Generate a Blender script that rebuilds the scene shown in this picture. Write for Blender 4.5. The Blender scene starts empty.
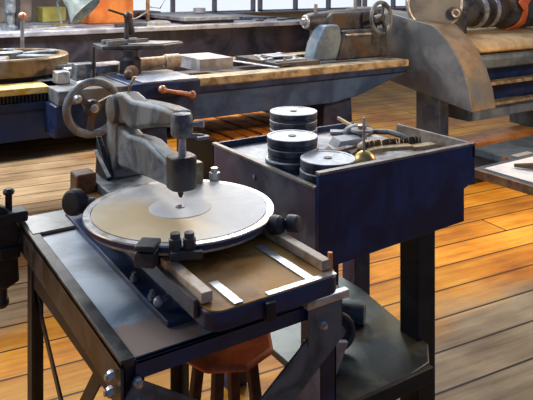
import bpy, bmesh, math, random
from mathutils import Vector, Matrix
random.seed(7)
PI = math.pi
sc = bpy.context.scene
COL = sc.collection

# ------------------------------------------------------------------ materials
def mat(name, c1, c2=None, rough=.5, metal=0., scale=6., bump=.0, c3=None, lo=.42, hi=.58, detail=9., spec=.5, wave=None):
    m = bpy.data.materials.new(name); m.use_nodes = True
    nt = m.node_tree; N = nt.nodes; L = nt.links
    b = N['Principled BSDF']
    b.inputs['Roughness'].default_value = rough
    b.inputs['Metallic'].default_value = metal
    b.inputs['Specular IOR Level'].default_value = spec
    tc = N.new('ShaderNodeTexCoord')
    no = N.new('ShaderNodeTexNoise'); no.inputs['Scale'].default_value = scale
    no.inputs['Detail'].default_value = detail; no.inputs['Roughness'].default_value = .62
    no.inputs['Distortion'].default_value = .6
    L.new(tc.outputs['Object'], no.inputs['Vector'])
    cr = N.new('ShaderNodeValToRGB')
    e = cr.color_ramp.elements
    e[0].position = lo; e[0].color = (*c1, 1)
    e[1].position = hi; e[1].color = (*(c2 or c1), 1)
    L.new(no.outputs['Fac'], cr.inputs['Fac'])
    out = cr.outputs['Color']
    if c3:
        n2 = N.new('ShaderNodeTexNoise'); n2.inputs['Scale'].default_value = scale * .45
        n2.inputs['Detail'].default_value = 4
        mp = N.new('ShaderNodeMapping'); mp.inputs['Location'].default_value = (3.1, 7.7, 1.3)
        L.new(tc.outputs['Object'], mp.inputs['Vector']); L.new(mp.outputs['Vector'], n2.inputs['Vector'])
        r2 = N.new('ShaderNodeValToRGB'); r2.color_ramp.elements[0].position = .5; r2.color_ramp.elements[1].position = .66
        L.new(n2.outputs['Fac'], r2.inputs['Fac'])
        mx = N.new('ShaderNodeMix'); mx.data_type = 'RGBA'
        L.new(r2.outputs['Color'], mx.inputs['Factor']); L.new(out, mx.inputs['A']); mx.inputs['B'].default_value = (*c3, 1)
        out = mx.outputs['Result']
    L.new(out, b.inputs['Base Color'])
    rr = N.new('ShaderNodeMapRange'); rr.inputs['To Min'].default_value = max(.05, rough - .12); rr.inputs['To Max'].default_value = min(1, rough + .15)
    L.new(no.outputs['Fac'], rr.inputs['Value']); L.new(rr.outputs['Result'], b.inputs['Roughness'])
    if bump:
        bp = N.new('ShaderNodeBump'); bp.inputs['Strength'].default_value = bump; bp.inputs['Distance'].default_value = .01
        L.new(no.outputs['Fac'], bp.inputs['Height']); L.new(bp.outputs['Normal'], b.inputs['Normal'])
    return m

M = {}
M['navy'] = mat('navy_paint', (.003, .010, .045), (.012, .038, .13), .42, .0, 7, .15, c3=(.03, .04, .07))
M['bench_navy'] = mat('bench_paint', (.005, .014, .07), (.016, .045, .17), .45, .0, 5, .1, c3=(.02, .02, .05))
M['lathe_blue'] = mat('lathe_enamel', (.015, .045, .14), (.04, .10, .24), .45, .0, 3.5, .1, c3=(.05, .06, .11))
M['black'] = mat('blackened_iron', (.006, .007, .010), (.022, .022, .028), .55, .1, 9, .2)
M['table_iron'] = mat('dark_table_iron', (.010, .014, .026), (.035, .045, .07), .45, .2, 8, .2)
M['rim_iron'] = mat('worn_rim_iron', (.014, .015, .019), (.075, .07, .07), .42, .3, 12, .2)
M['brace'] = mat('brace_steel', (.05, .075, .10), (.14, .18, .22), .45, .3, 10, .2)
M['table_plate'] = mat('table_sheet_steel', (.20, .26, .34), (.42, .50, .60), .36, .25, 5, .05, c3=(.26, .28, .31))
M['back_plate'] = mat('table_back_sheet', (.13, .14, .15), (.25, .26, .26), .4, .5, 7, .05)
M['steel'] = mat('bright_steel', (.35, .36, .38), (.66, .66, .66), .35, .6, 12, .05)
M['polished'] = mat('turntable_face', (.54, .54, .54), (.74, .74, .73), .5, .0, 6, .02)
M['ring'] = mat('turntable_ring', (.30, .31, .33), (.60, .60, .60), .35, .6, 14, .05)
M['ringside'] = mat('turntable_side', (.02, .03, .06), (.10, .12, .16), .4, .4, 14, .05)
M['cast'] = mat('grey_casting', (.07, .085, .10), (.22, .245, .27), .5, .1, 10, .3, c3=(.14, .12, .10))
M['cast_dark'] = mat('dark_casting', (.025, .028, .034), (.08, .08, .085), .5, .1, 9, .25, c3=(.09, .055, .03))
M['bluegrey'] = mat('blue_grey_casting', (.10, .15, .21), (.19, .26, .33), .5, .1, 6, .2)
M['guard'] = mat('guard_paint', (.12, .135, .145), (.21, .225, .23), .5, .1, 4, .12, c3=(.12, .13, .15))
M['guard_side'] = mat('guard_side_paint', (.17, .13, .09), (.27, .215, .15), .5, .0, 5, .15, c3=(.11, .14, .17))
M['oil_wood'] = mat('oiled_bed_top', (.30, .13, .03), (.54, .28, .08), .6, .0, 7, .06, c3=(.46, .34, .20), spec=.3)
M['rail_wood'] = mat('worn_rail', (.40, .26, .15), (.62, .50, .38), .5, .0, 14, .1)
M['rust'] = mat('rusty_iron', (.16, .07, .03), (.36, .19, .08), .6, .2, 10, .3, c3=(.08, .06, .05))
M['bronze'] = mat('old_bronze_wheel', (.11, .065, .03), (.26, .17, .08), .42, .5, 8, .2, c3=(.30, .28, .26))
M['brass'] = mat('brass', (.40, .26, .09), (.66, .48, .20), .35, .7, 12, .1)
M['copper'] = mat('copper_handle', (.35, .13, .07), (.55, .27, .17), .4, .4, 12, .1)
M['way'] = mat('bed_way', (.20, .155, .09), (.46, .38, .24), .45, .2, 11, .1)
M['yellow_way'] = mat('brass_rack_strip', (.55, .38, .08), (.85, .66, .25), .4, .3, 9, .1)
M['white'] = mat('paper', (.62, .63, .65), (.80, .80, .80), .7, 0, 8)
M['disc_centre'] = mat('disc_centre', (.66, .66, .66), (.76, .76, .76), .6, 0, 8)
M['greyplate'] = mat('grey_plate', (.22, .22, .24), (.38, .38, .40), .5, .2, 8, .1)
M['planer'] = mat('planer_iron', (.015, .017, .032), (.055, .058, .085), .5, .1, 4, .15, c3=(.055, .035, .04))
M['planer_top'] = mat('planer_top', (.24, .25, .30), (.46, .48, .53), .5, .2, 6, .05)
M['disc_side'] = mat('disc_side', (.03, .036, .05), (.13, .14, .17), .5, .2, 18, .1)
M['disc_face'] = mat('disc_face', (.24, .235, .23), (.42, .40, .37), .7, .0, 14, .05)
M['disc_rim'] = mat('disc_rim', (.40, .42, .46), (.70, .72, .75), .5, .1, 20, .05)
M['red_cast'] = mat('red_seat', (.42, .085, .03), (.60, .17, .07), .55, .0, 9, .15)
M['stoolleg'] = mat('stool_leg_wood', (.05, .018, .01), (.11, .045, .02), .6, 0, 12)
M['orange_wood'] = mat('orange_timber', (.55, .20, .04), (.78, .34, .08), .5, 0, 6, .1)
M['crate_wood'] = mat('slat_timber', (.45, .14, .02), (.85, .36, .07), .5, 0, 8, .1)
M['brush_wood'] = mat('brush_wood', (.35, .22, .09), (.52, .36, .16), .5, 0, 14, .1)
M['way2'] = mat('pale_brush_wood', (.42, .30, .13), (.66, .50, .26), .5, 0, 16, .1)
M['bristle'] = mat('bristle', (.10, .06, .03), (.20, .14, .08), .8, 0, 30, .2)
M['bench_top'] = mat('bench_top', (.26, .26, .28), (.52, .52, .54), .5, .1, 12, .15, c3=(.30, .17, .11))
M['bench_rim'] = mat('bench_rim', (.20, .15, .12), (.34, .30, .27), .5, .2, 14, .1)
M['side_panel'] = mat('bench_side_panel', (.06, .06, .085), (.15, .15, .18), .5, .1, 7, .15, c3=(.10, .07, .10))
M['orange_box'] = mat('orange_box', (.70, .16, .03), (.85, .27, .05), .5, 0, 5)
M['orange_belt'] = mat('orange_belt', (.75, .14, .03), (.90, .27, .07), .5, 0, 9)
M['lamp_shade'] = mat('lamp_shade', (.16, .20, .185), (.30, .35, .33), .4, .1, 8, .03)
M['tan'] = mat('tan_pan', (.38, .26, .12), (.56, .42, .22), .55, 0, 6, .1)
M['wall'] = mat('wall_paint', (.42, .34, .26), (.55, .46, .36), .8, 0, 1.5)
M['frame'] = mat('window_frame_paint', (.35, .34, .34), (.5, .48, .47), .6, 0, 5)
M['shelf_iron'] = mat('shelf_iron', (.04, .055, .06), (.12, .14, .13), .4, .4, 7, .1, c3=(.10, .09, .04))
M['yellow_tin'] = mat('yellow_tin', (.45, .40, .08), (.60, .55, .15), .5, 0, 6)
M['shelf_brown'] = mat('brown_card', (.20, .15, .12), (.34, .27, .22), .7, 0, 5)

def floor_mat():
    m = bpy.data.materials.new('plank_floor'); m.use_nodes = True
    nt = m.node_tree; N = nt.nodes; L = nt.links; b = N['Principled BSDF']
    tc = N.new('ShaderNodeTexCoord')
    mp = N.new('ShaderNodeMapping'); mp.inputs['Rotation'].default_value = (0, 0, math.radians(6))
    L.new(tc.outputs['Object'], mp.inputs['Vector'])
    br = N.new('ShaderNodeTexBrick')
    br.inputs['Scale'].default_value = 1; br.inputs['Brick Width'].default_value = 5.2; br.inputs['Row Height'].default_value = .215
    br.inputs['Mortar Size'].default_value = .007; br.inputs['Mortar Smooth'].default_value = .35
    br.offset = .37
    br.inputs['Color1'].default_value = (.0, .0, .0, 1); br.inputs['Color2'].default_value = (1, 1, 1, 1)
    L.new(mp.outputs['Vector'], br.inputs['Vector'])
    # long grain
    g = N.new('ShaderNodeMapping'); g.inputs['Scale'].default_value = (1.2, 14, 1)
    L.new(mp.outputs['Vector'], g.inputs['Vector'])
    gn = N.new('ShaderNodeTexNoise'); gn.inputs['Scale'].default_value = 1.6; gn.inputs['Detail'].default_value = 8; gn.inputs['Roughness'].default_value = .65
    L.new(g.outputs['Vector'], gn.inputs['Vector'])
    bn = N.new('ShaderNodeTexNoise'); bn.inputs['Scale'].default_value = 2.2; bn.inputs['Detail'].default_value = 6
    L.new(mp.outputs['Vector'], bn.inputs['Vector'])
    cr = N.new('ShaderNodeValToRGB'); e = cr.color_ramp.elements
    e[0].position = .36; e[0].color = (.34, .10, .006, 1)
    e[1].position = .62; e[1].color = (.86, .43, .055, 1)
    mid = cr.color_ramp.elements.new(.5); mid.color = (.68, .27, .015, 1)
    add = N.new('ShaderNodeMath'); add.operation = 'MULTIPLY_ADD'; add.inputs[1].default_value = .5
    L.new(gn.outputs['Fac'], add.inputs[0])
    hb = N.new('ShaderNodeMath'); hb.operation = 'MULTIPLY'; hb.inputs[1].default_value = .5
    L.new(bn.outputs['Fac'], hb.inputs[0]); L.new(hb.outputs[0], add.inputs[2])
    L.new(add.outputs[0], cr.inputs['Fac'])
    # greyer, paler board patches at set places; the back-left one paints window reflection
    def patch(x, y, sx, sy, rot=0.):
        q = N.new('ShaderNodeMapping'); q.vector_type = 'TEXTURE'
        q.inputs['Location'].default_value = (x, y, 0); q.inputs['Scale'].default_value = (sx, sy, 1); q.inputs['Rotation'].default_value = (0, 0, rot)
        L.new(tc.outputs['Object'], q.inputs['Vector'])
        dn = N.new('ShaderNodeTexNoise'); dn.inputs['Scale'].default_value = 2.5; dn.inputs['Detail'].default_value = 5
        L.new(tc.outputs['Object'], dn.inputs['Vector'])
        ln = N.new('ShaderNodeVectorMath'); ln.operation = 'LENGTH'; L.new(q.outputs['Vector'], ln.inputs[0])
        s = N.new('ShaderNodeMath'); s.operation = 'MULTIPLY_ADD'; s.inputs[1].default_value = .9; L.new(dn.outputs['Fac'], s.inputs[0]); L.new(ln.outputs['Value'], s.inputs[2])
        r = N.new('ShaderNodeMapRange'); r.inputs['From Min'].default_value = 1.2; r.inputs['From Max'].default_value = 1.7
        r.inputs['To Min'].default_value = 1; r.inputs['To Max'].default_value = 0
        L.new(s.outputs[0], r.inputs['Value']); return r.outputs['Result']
    ps = [patch(2.9, 1.72, 1.3, .42, -.1), patch(.7, 5.3, 1.7, 1.5, 0), patch(.55, 3.5, .55, .32, 0), patch(2.4, .9, 1.0, .5, 0)]  # second patch: bleached window reflection on the back-left floor, put into the colour
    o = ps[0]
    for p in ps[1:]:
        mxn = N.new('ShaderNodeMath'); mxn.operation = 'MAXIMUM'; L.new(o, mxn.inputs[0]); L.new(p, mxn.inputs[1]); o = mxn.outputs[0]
    greyish = N.new('ShaderNodeValToRGB'); e = greyish.color_ramp.elements  # greyer board colour inside all the patches, window reflection included
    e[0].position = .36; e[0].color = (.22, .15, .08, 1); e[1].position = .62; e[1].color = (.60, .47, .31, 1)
    L.new(add.outputs[0], greyish.inputs['Fac'])
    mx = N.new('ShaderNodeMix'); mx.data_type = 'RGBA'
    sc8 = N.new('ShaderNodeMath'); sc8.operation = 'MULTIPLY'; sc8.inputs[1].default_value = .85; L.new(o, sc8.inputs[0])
    L.new(sc8.outputs[0], mx.inputs['Factor']); L.new(cr.outputs['Color'], mx.inputs['A']); L.new(greyish.outputs['Color'], mx.inputs['B'])
    # board to board difference
    bv = N.new('ShaderNodeMix'); bv.data_type = 'RGBA'; bv.blend_type = 'MULTIPLY'; bv.inputs['Factor'].default_value = .35
    L.new(mx.outputs['Result'], bv.inputs['A']); L.new(br.outputs['Color'], bv.inputs['B'])
    gp = N.new('ShaderNodeMix'); gp.data_type = 'RGBA'
    L.new(br.outputs['Fac'], gp.inputs['Factor']); L.new(bv.outputs['Result'], gp.inputs['A']); gp.inputs['B'].default_value = (.03, .012, .006, 1)
    L.new(gp.outputs['Result'], b.inputs['Base Color'])
    b.inputs['Roughness'].default_value = .55; b.inputs['Specular IOR Level'].default_value = .3
    bp = N.new('ShaderNodeBump'); bp.inputs['Strength'].default_value = .15; bp.inputs['Distance'].default_value = .01
    L.new(gn.outputs['Fac'], bp.inputs['Height']); L.new(bp.outputs['Normal'], b.inputs['Normal'])
    return m
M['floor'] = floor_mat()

def glass_mat():
    m = bpy.data.materials.new('window_glass'); m.use_nodes = True
    nt = m.node_tree; N = nt.nodes; L = nt.links; N.remove(N['Principled BSDF'])
    t = N.new('ShaderNodeBsdfTransparent'); t.inputs['Color'].default_value = (.95, .97, 1, 1)
    g = N.new('ShaderNodeBsdfGlossy'); g.inputs['Roughness'].default_value = .05
    mx = N.new('ShaderNodeMixShader'); mx.inputs[0].default_value = .06
    L.new(t.outputs[0], mx.inputs[1]); L.new(g.outputs[0], mx.inputs[2]); L.new(mx.outputs[0], N['Material Output'].inputs['Surface'])
    return m
M['glass'] = glass_mat()

# ------------------------------------------------------------------ mesh helpers
class MB:
    def __init__(s): s.bm = bmesh.new()
    def add(s, verts, faces, smooth=False):
        vs = [s.bm.verts.new(v) for v in verts]
        for f in faces:
            try:
                fc = s.bm.faces.new([vs[i] for i in f]); fc.smooth = smooth
            except ValueError: pass
        return s
    def box(s, x0, x1, y0, y1, z0, z1):
        v = [(x, y, z) for z in (z0, z1) for (x, y) in ((x0, y0), (x1, y0), (x1, y1), (x0, y1))]
        return s.add(v, [(3, 2, 1, 0), (4, 5, 6, 7), (0, 1, 5, 4), (1, 2, 6, 5), (2, 3, 7, 6), (3, 0, 4, 7)])
    def prism(s, poly, a0, a1, axis='x', smooth=False):
        n = len(poly)
        def P(p, a):
            return {'x': (a, p[0], p[1]), 'y': (p[0], a, p[1]), 'z': (p[0], p[1], a)}[axis]
        v = [P(p, a0) for p in poly] + [P(p, a1) for p in poly]
        f = [tuple(range(n - 1, -1, -1)), tuple(range(n, 2 * n))] + [(i, (i + 1) % n, n + (i + 1) % n, n + i) for i in range(n)]
        return s.add(v, f, smooth)
    def rev(s, prof, c=(0, 0, 0), axis=(0, 0, 1), n=40, smooth=True):
        """prof: list of (radius, height) along axis"""
        ax = Vector(axis).normalized()
        q = ax.to_track_quat('Z', 'Y').to_matrix(); c = Vector(c)
        v = []; f = []
        for r, h in prof:
            for i in range(n):
                a = 2 * PI * i / n
                v.append(c + q @ Vector((max(r, 1e-4) * math.cos(a), max(r, 1e-4) * math.sin(a), h)))
        for k in range(len(prof) - 1):
            for i in range(n):
                j = (i + 1) % n
                f.append((k * n + i, k * n + j, (k + 1) * n + j, (k + 1) * n + i))
        f.append(tuple(range(n - 1, -1, -1))); f.append(tuple((len(prof) - 1) * n + i for i in range(n)))
        return s.add(v, f, smooth)
    def cyl(s, p0, p1, r0, r1=None, n=20):
        p0 = Vector(p0); p1 = Vector(p1); r1 = r0 if r1 is None else r1
        return s.rev([(r0, 0), (r1, (p1 - p0).length)], p0, p1 - p0, n)
    def torus(s, c, R, r, axis=(0, 0, 1), n=44, m=12, flat=1.):
        ax = Vector(axis).normalized(); q = ax.to_track_quat('Z', 'Y').to_matrix(); c = Vector(c); v = []; f = []
        for i in range(n):
            a = 2 * PI * i / n
            for j in range(m):
                b = 2 * PI * j / m
                rr = R + r * math.cos(b)
                v.append(c + q @ Vector((rr * math.cos(a), rr * math.sin(a), r * flat * math.sin(b))))
        for i in range(n):
            for j in range(m):
                f.append((i * m + j, ((i + 1) % n) * m + j, ((i + 1) % n) * m + (j + 1) % m, i * m + (j + 1) % m))
        return s.add(v, f, True)
    def tube(s, pts, r, n=10):
        pts = [Vector(p) for p in pts]; rs = r if isinstance(r, (list, tuple)) else [r] * len(pts)
        v = []; f = []; up = Vector((0, 0, 1))
        for k, p in enumerate(pts):
            d = (pts[min(k + 1, len(pts) - 1)] - pts[max(k - 1, 0)]).normalized()
            u = d.cross(up)
            if u.length < .1: u = d.cross(Vector((1, 0, 0)))
            u.normalize(); w = d.cross(u)
            for i in range(n):
                a = 2 * PI * i / n; v.append(p + (u * math.cos(a) + w * math.sin(a)) * rs[k])
        for k in range(len(pts) - 1):
            for i in range(n):
                j = (i + 1) % n; f.append((k * n + i, k * n + j, (k + 1) * n + j, (k + 1) * n + i))
        f.append(tuple(range(n - 1, -1, -1))); f.append(tuple((len(pts) - 1) * n + i for i in range(n)))
        return s.add(v, f, True)
    def bar(s, p0, p1, w, t, up=(0, 0, 1)):
        """flat bar from p0 to p1: w measured across, t along the cross of both"""
        p0 = Vector(p0); p1 = Vector(p1); d = (p1 - p0).normalized(); a = Vector(up); a = (a - d * a.dot(d)).normalized(); b = d.cross(a)
        v = []
        for p in (p0, p1):
            for sa, sb in ((-1, -1), (1, -1), (1, 1), (-1, 1)): v.append(p + a * w / 2 * sa + b * t / 2 * sb)
        return s.add(v, [(3, 2, 1, 0), (4, 5, 6, 7), (0, 1, 5, 4), (1, 2, 6, 5), (2, 3, 7, 6), (3, 0, 4, 7)])
    def sphere(s, c, r, sx=1, sy=1, sz=1, n=20, m=12):
        prof = [(r * math.sin(PI * k / m), -r * math.cos(PI * k / m)) for k in range(m + 1)]
        c = Vector(c); v = []; f = []
        for rr, h in prof:
            for i in range(n):
                a = 2 * PI * i / n; v.append(c + Vector((max(rr, 1e-4) * math.cos(a) * sx, max(rr, 1e-4) * math.sin(a) * sy, h * sz)))
        for k in range(m):
            for i in range(n):
                j = (i + 1) % n; f.append((k * n + i, k * n + j, (k + 1) * n + j, (k + 1) * n + i))
        return s.add(v, f, True)

def wmat(o):
    m = Matrix.Identity(4)
    while o is not None:
        m = (Matrix.Translation(o.location) @ Matrix.Rotation(o.rotation_euler.z, 4, 'Z')) @ m
        o = o.parent
    return m

def obj(name, mb, m, parent=None, bev=0, loc=None, rz=0, local=False):
    """link one mesh. Shapes are given in world metres unless local=True."""
    me = bpy.data.meshes.new(name); bm = mb.bm
    bmesh.ops.recalc_face_normals(bm, faces=bm.faces)
    o = bpy.data.objects.new(name, me); COL.objects.link(o)
    o.parent = parent
    if loc is not None: o.location = loc
    o.rotation_euler.z = rz
    if not local: bmesh.ops.transform(bm, matrix=wmat(o).inverted(), verts=bm.verts)
    for fc in bm.faces: fc.smooth = True
    bm.to_mesh(me); bm.free()
    me.set_sharp_from_angle(angle=math.radians(32))
    me.materials.append(M[m] if isinstance(m, str) else m)
    if bev:
        b = o.modifiers.new('bevel', 'BEVEL'); b.width = bev; b.segments = 2; b.limit_method = 'ANGLE'; b.angle_limit = math.radians(40)
    return o

def tag(o, label, cat, group=None):
    o['label'] = label; o['category'] = cat
    if group: o['group'] = group
    return o

def thing(name, label, cat, loc=(0, 0, 0), rz=0, group=None):
    o = bpy.data.objects.new(name, None); COL.objects.link(o)
    o.empty_display_size = .05
    o.location = loc; o.rotation_euler.z = rz
    return tag(o, label, cat, group)

def struct(name, mb, m, parent=None, bev=0):
    o = obj(name, mb, m, parent, bev)
    if parent is None: o['kind'] = 'structure'
    return o

def copy_tree(o, loc, rz, label, group=None):
    c = o.copy(); COL.objects.link(c); c.location = loc; c.rotation_euler.z = rz; c['label'] = label
    if group: c['group'] = group
    for ch in list(o.children):
        d = ch.copy(); COL.objects.link(d); d.parent = c
        for g in list(ch.children):
            e = g.copy(); COL.objects.link(e); e.parent = d
    return c

def rrect(x0, x1, y0, y1, r, corners=(1, 1, 1, 1), n=6):
    """rounded rectangle; corners: x0y0, x1y0, x1y1, x0y1"""
    P = []
    for (cx, cy, a0, on, px, py) in ((x0 + r, y0 + r, PI, corners[0], x0, y0), (x1 - r, y0 + r, 1.5 * PI, corners[1], x1, y0),
                                     (x1 - r, y1 - r, 0, corners[2], x1, y1), (x0 + r, y1 - r, .5 * PI, corners[3], x0, y1)):
        if on:
            for k in range(n + 1):
                a = a0 + .5 * PI * k / n; P.append((cx + r * math.cos(a), cy + r * math.sin(a)))
        else: P.append((px, py))
    return P

# ------------------------------------------------------------------ the room
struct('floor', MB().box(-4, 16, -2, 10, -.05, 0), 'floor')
w = MB()
WY = 9.6
w.box(-4, 16, WY, WY + .2, 0, 1.08)
w.box(-4, 3.6, WY, WY + .2, 1.08, 4.2)
w.box(3.6, 16, WY, WY + .2, 3.3, 4.2)
struct('wall_back', w, 'wall')
struct('trim_1', MB().box(3.6, 16, WY - .14, WY + .02, 1.07, 1.10), 'frame', bev=.008)
xw = 3.6
for k in range(5):
    x0 = 3.66 + k * 2.46; x1 = x0 + 2.36
    fr = MB()
    fr.box(x0, x1, WY + .02, WY + .12, 1.10, 1.125).box(x0, x1, WY + .02, WY + .12, 3.22, 3.3)
    for i in range(4):
        xm = x0 + (x1 - x0 - .045) * i / 3
        fr.box(xm, xm + .045, WY + .02, WY + .12, 1.1, 3.3)
    for z in (1.9, 2.6): fr.box(x0, x1, WY + .03, WY + .10, z, z + .04)
    f = struct('window_%d' % (k + 1), fr, 'frame')
    struct('window_pane', MB().box(x0 + .02, x1 - .02, WY + .06, WY + .066, 1.11, 3.28), 'glass', parent=f)

# ------------------------------------------------------------------ steel work table
tb = thing('work_table', 'dark angle-iron work table with pale blue steel top and crossed braces', 'table', (.78, 1.79, 0))
TX0, TX1, TY0, TY1, TZ = .48, 1.08, 1.30, 2.28, .80
rim = MB()
rim.box(TX0, TX0 + .032, TY0, TY1, TZ - .012, TZ + .006).box(TX0, TX0 + .008, TY0, TY1, TZ - .09, TZ)
rim.box(TX1 - .032, TX1, TY0, TY1, TZ - .012, TZ + .006).box(TX1 - .008, TX1, TY0, TY1, TZ - .09, TZ)
rim.box(TX0 + .032, TX1 - .032, TY1 - .03, TY1, TZ - .012, TZ - .002).box(TX0 + .008, TX1 - .008, TY1 - .008, TY1, TZ - .07, TZ - .01)
obj('side_rail', rim, 'rim_iron', tb, .002)
obj('front_rail', MB().box(TX0 + .034, TX1 - .034, TY0, TY0 + .012, TZ - .045, TZ - .004).box(TX0 + .034, TX1 - .034, TY0, TY0 + .05, TZ - .012, TZ - .004), 'navy', tb, .002)
pm = mat('front_corner_rust', (.20, .26, .34), (.42, .50, .60), .36, .25, 5, .05, c3=(.26, .28, .31))
nt = pm.node_tree; N = nt.nodes; L = nt.links; b = N['Principled BSDF']
tc = N.new('ShaderNodeTexCoord'); q = N.new('ShaderNodeMapping'); q.vector_type = 'TEXTURE'
q.inputs['Location'].default_value = (-.20, -.43, .0); q.inputs['Scale'].default_value = (.12, .09, 10)
L.new(tc.outputs['Object'], q.inputs['Vector']); ln = N.new('ShaderNodeVectorMath'); ln.operation = 'LENGTH'; L.new(q.outputs[0], ln.inputs[0])
dn = N.new('ShaderNodeTexNoise'); dn.inputs['Scale'].default_value = 14; L.new(tc.outputs['Object'], dn.inputs['Vector'])
s_ = N.new('ShaderNodeMath'); s_.operation = 'MULTIPLY_ADD'; s_.inputs[1].default_value = 1.2; L.new(dn.outputs['Fac'], s_.inputs[0]); L.new(ln.outputs['Value'], s_.inputs[2])
r_ = N.new('ShaderNodeMapRange'); r_.inputs['From Min'].default_value = 1.45; r_.inputs['From Max'].default_value = 1.75; r_.inputs['To Min'].default_value = .9; r_.inputs['To Max'].default_value = 0
L.new(s_.outputs[0], r_.inputs['Value'])
old = b.inputs['Base Color'].links[0].from_socket
mx = N.new('ShaderNodeMix'); mx.data_type = 'RGBA'; L.new(r_.outputs[0], mx.inputs['Factor']); L.new(old, mx.inputs['A']); mx.inputs['B'].default_value = (.42, .30, .24, 1)
L.new(mx.outputs['Result'], b.inputs['Base Color'])
obj('tabletop', MB().box(TX0 + .033, TX1 - .033, TY0 + .013, 2.098, TZ - .008, TZ - .002), pm, tb)['label'] = 'pale blue sheet steel top, rusty at the front corner'
obj('back_plate', MB().box(TX0 + .01, TX1 - .033, 2.108, TY1 - .002, TZ - .001, TZ + .008), 'back_plate', tb, .002)['label'] = 'grey plate along the back edge'
def angle_leg(x, y, sx, sy):
    m_ = MB()
    m_.box(min(x, x + sx * .05), max(x, x + sx * .05), min(y, y + sy * .008), max(y, y + sy * .008), 0, TZ - .013)
    m_.box(min(x, x + sx * .008), max(x, x + sx * .008), min(y, y + sy * .06), max(y, y + sy * .06), 0, TZ - .013)
    return m_
obj('leg', angle_leg(TX0 + .009, TY0 + .013, 1, 1), 'table_iron', tb, .002)
obj('leg', angle_leg(TX1 - .009, TY0 + .013, -1, 1), 'navy', tb, .002)
obj('leg', angle_leg(TX0 + .014, 2.20, 1, -1), 'black', tb, .002)
obj('leg', angle_leg(TX1 - .009, 2.24, -1, -1), 'black', tb, .002)
xb = TX0 + .022
obj('cross_brace', MB().bar((xb, 2.22, .655), (xb, 1.33, .70), .07, .006), 'black', tb)
obj('cross_brace', MB().bar((xb + .008, 1.45, .745), (xb + .008, 2.08, .01), .04, .006), 'black', tb)
obj('cross_brace', MB().bar((xb + .016, 2.22, .60), (xb + .016, 1.34, .02 + .03), .028, .006), 'rim_iron', tb)
obj('cross_brace', MB().bar((.50, TY0 - .005, .745), (1.06, TY0 - .005, .37), .045, .006), 'brace', tb)
obj('cross_brace', MB().bar((1.055, TY0 - .013, .735), (.50, TY0 - .013, .33), .085, .006), 'brace', tb)
for (x, y, z, a) in ((.474, 1.33, .765, (-1, 0, 0)), (.474, 1.335, .728, (-1, 0, 0)), (.515, 1.297, .755, (0, -1, 0)), (1.0, 1.285, .742, (0, -1, 0)), (.51, 1.295, .715, (0, -1, 0))):
    a = Vector(a); c_ = Vector((x, y, z))
    obj('bolt', MB().rev([(.012, 0), (.012, .007), (.009, .012), (.001, .013)], c_, a, 6, False).rev([(.006, 0), (.006, .018)], c_, a, 12), 'steel', tb)
obj('gusset_plate', MB().box(.955, 1.06, TY0 - .020, TY0 - .017, .70, TZ - .01), 'brace', tb)
obj('corner_ledge', MB().box(.95, 1.085, 1.275, 1.298, TZ - .008, TZ + .012), 'steel', tb, .003)['label'] = 'bright steel bar along the front right corner'

# black clamp at the table's far left corner
cl = thing('bench_clamp', 'black iron screw clamp gripping the far left corner of the steel table', 'clamp', (.46, 2.26, .58))
obj('frame', MB().prism([(.395, .62), (.43, .60), (.475, .62), (.47, .70), (.477, .79), (.44, .86), (.405, .88), (.37, .84), (.38, .74)], 2.22, 2.27, 'y'), 'black', cl, .006)
obj('jaw', MB().box(.40, .50, 2.21, 2.28, .815, .85), 'black', cl, .006)
obj('jaw', MB().box(.41, .476, 2.21, 2.28, .70, .74), 'black', cl, .006)
obj('screw', MB().cyl((.445, 2.245, .85), (.445, 2.245, .915), .011).rev([(.016, 0), (.019, .008), (.012, .018)], (.445, 2.245, .905)), 'black', cl)
obj('screw', MB().cyl((.40, 2.25, .84), (.40, 2.25, .91), .013).rev([(.018, 0), (.021, .008), (.013, .018)], (.40, 2.25, .895)), 'black', cl)
obj('handle', MB().cyl((.425, 2.245, .62), (.425, 2.245, .56), .016).sphere((.425, 2.245, .555), .022), 'black', cl)

# ------------------------------------------------------------------ turntable machine
def tint_patch(m_, loc, size, col, nscale, fac):
    """a stain: a blotch with its own place and ragged edge on the part"""
    nt = m_.node_tree; N = nt.nodes; L = nt.links; b = N['Principled BSDF']
    tc = N.new('ShaderNodeTexCoord'); q = N.new('ShaderNodeMapping'); q.vector_type = 'TEXTURE'
    q.inputs['Location'].default_value = loc; q.inputs['Scale'].default_value = size
    L.new(tc.outputs['Object'], q.inputs['Vector']); ln = N.new('ShaderNodeVectorMath'); ln.operation = 'LENGTH'; L.new(q.outputs[0], ln.inputs[0])
    dn = N.new('ShaderNodeTexNoise'); dn.inputs['Scale'].default_value = nscale; dn.inputs['Detail'].default_value = 6; L.new(tc.outputs['Object'], dn.inputs['Vector'])
    s_ = N.new('ShaderNodeMath'); s_.operation = 'MULTIPLY_ADD'; s_.inputs[1].default_value = 1.5; L.new(dn.outputs['Fac'], s_.inputs[0]); L.new(ln.outputs['Value'], s_.inputs[2])
    r_ = N.new('ShaderNodeMapRange'); r_.inputs['From Min'].default_value = 1.3; r_.inputs['From Max'].default_value = 1.9; r_.inputs['To Min'].default_value = fac; r_.inputs['To Max'].default_value = 0
    L.new(s_.outputs[0], r_.inputs['Value'])
    old = b.inputs['Base Color'].links[0].from_socket
    mx = N.new('ShaderNodeMix'); mx.data_type = 'RGBA'; L.new(r_.outputs[0], mx.inputs['Factor']); L.new(old, mx.inputs['A']); mx.inputs['B'].default_value = (*col, 1)
    L.new(mx.outputs['Result'], b.inputs['Base Color'])
mc = thing('turntable_machine', 'grey cast machine with twin arms over a pale round turntable on the steel table', 'machine', (.82, 1.75, TZ))
bx0, bx1 = .642, 1.0
bt = .90
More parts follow.
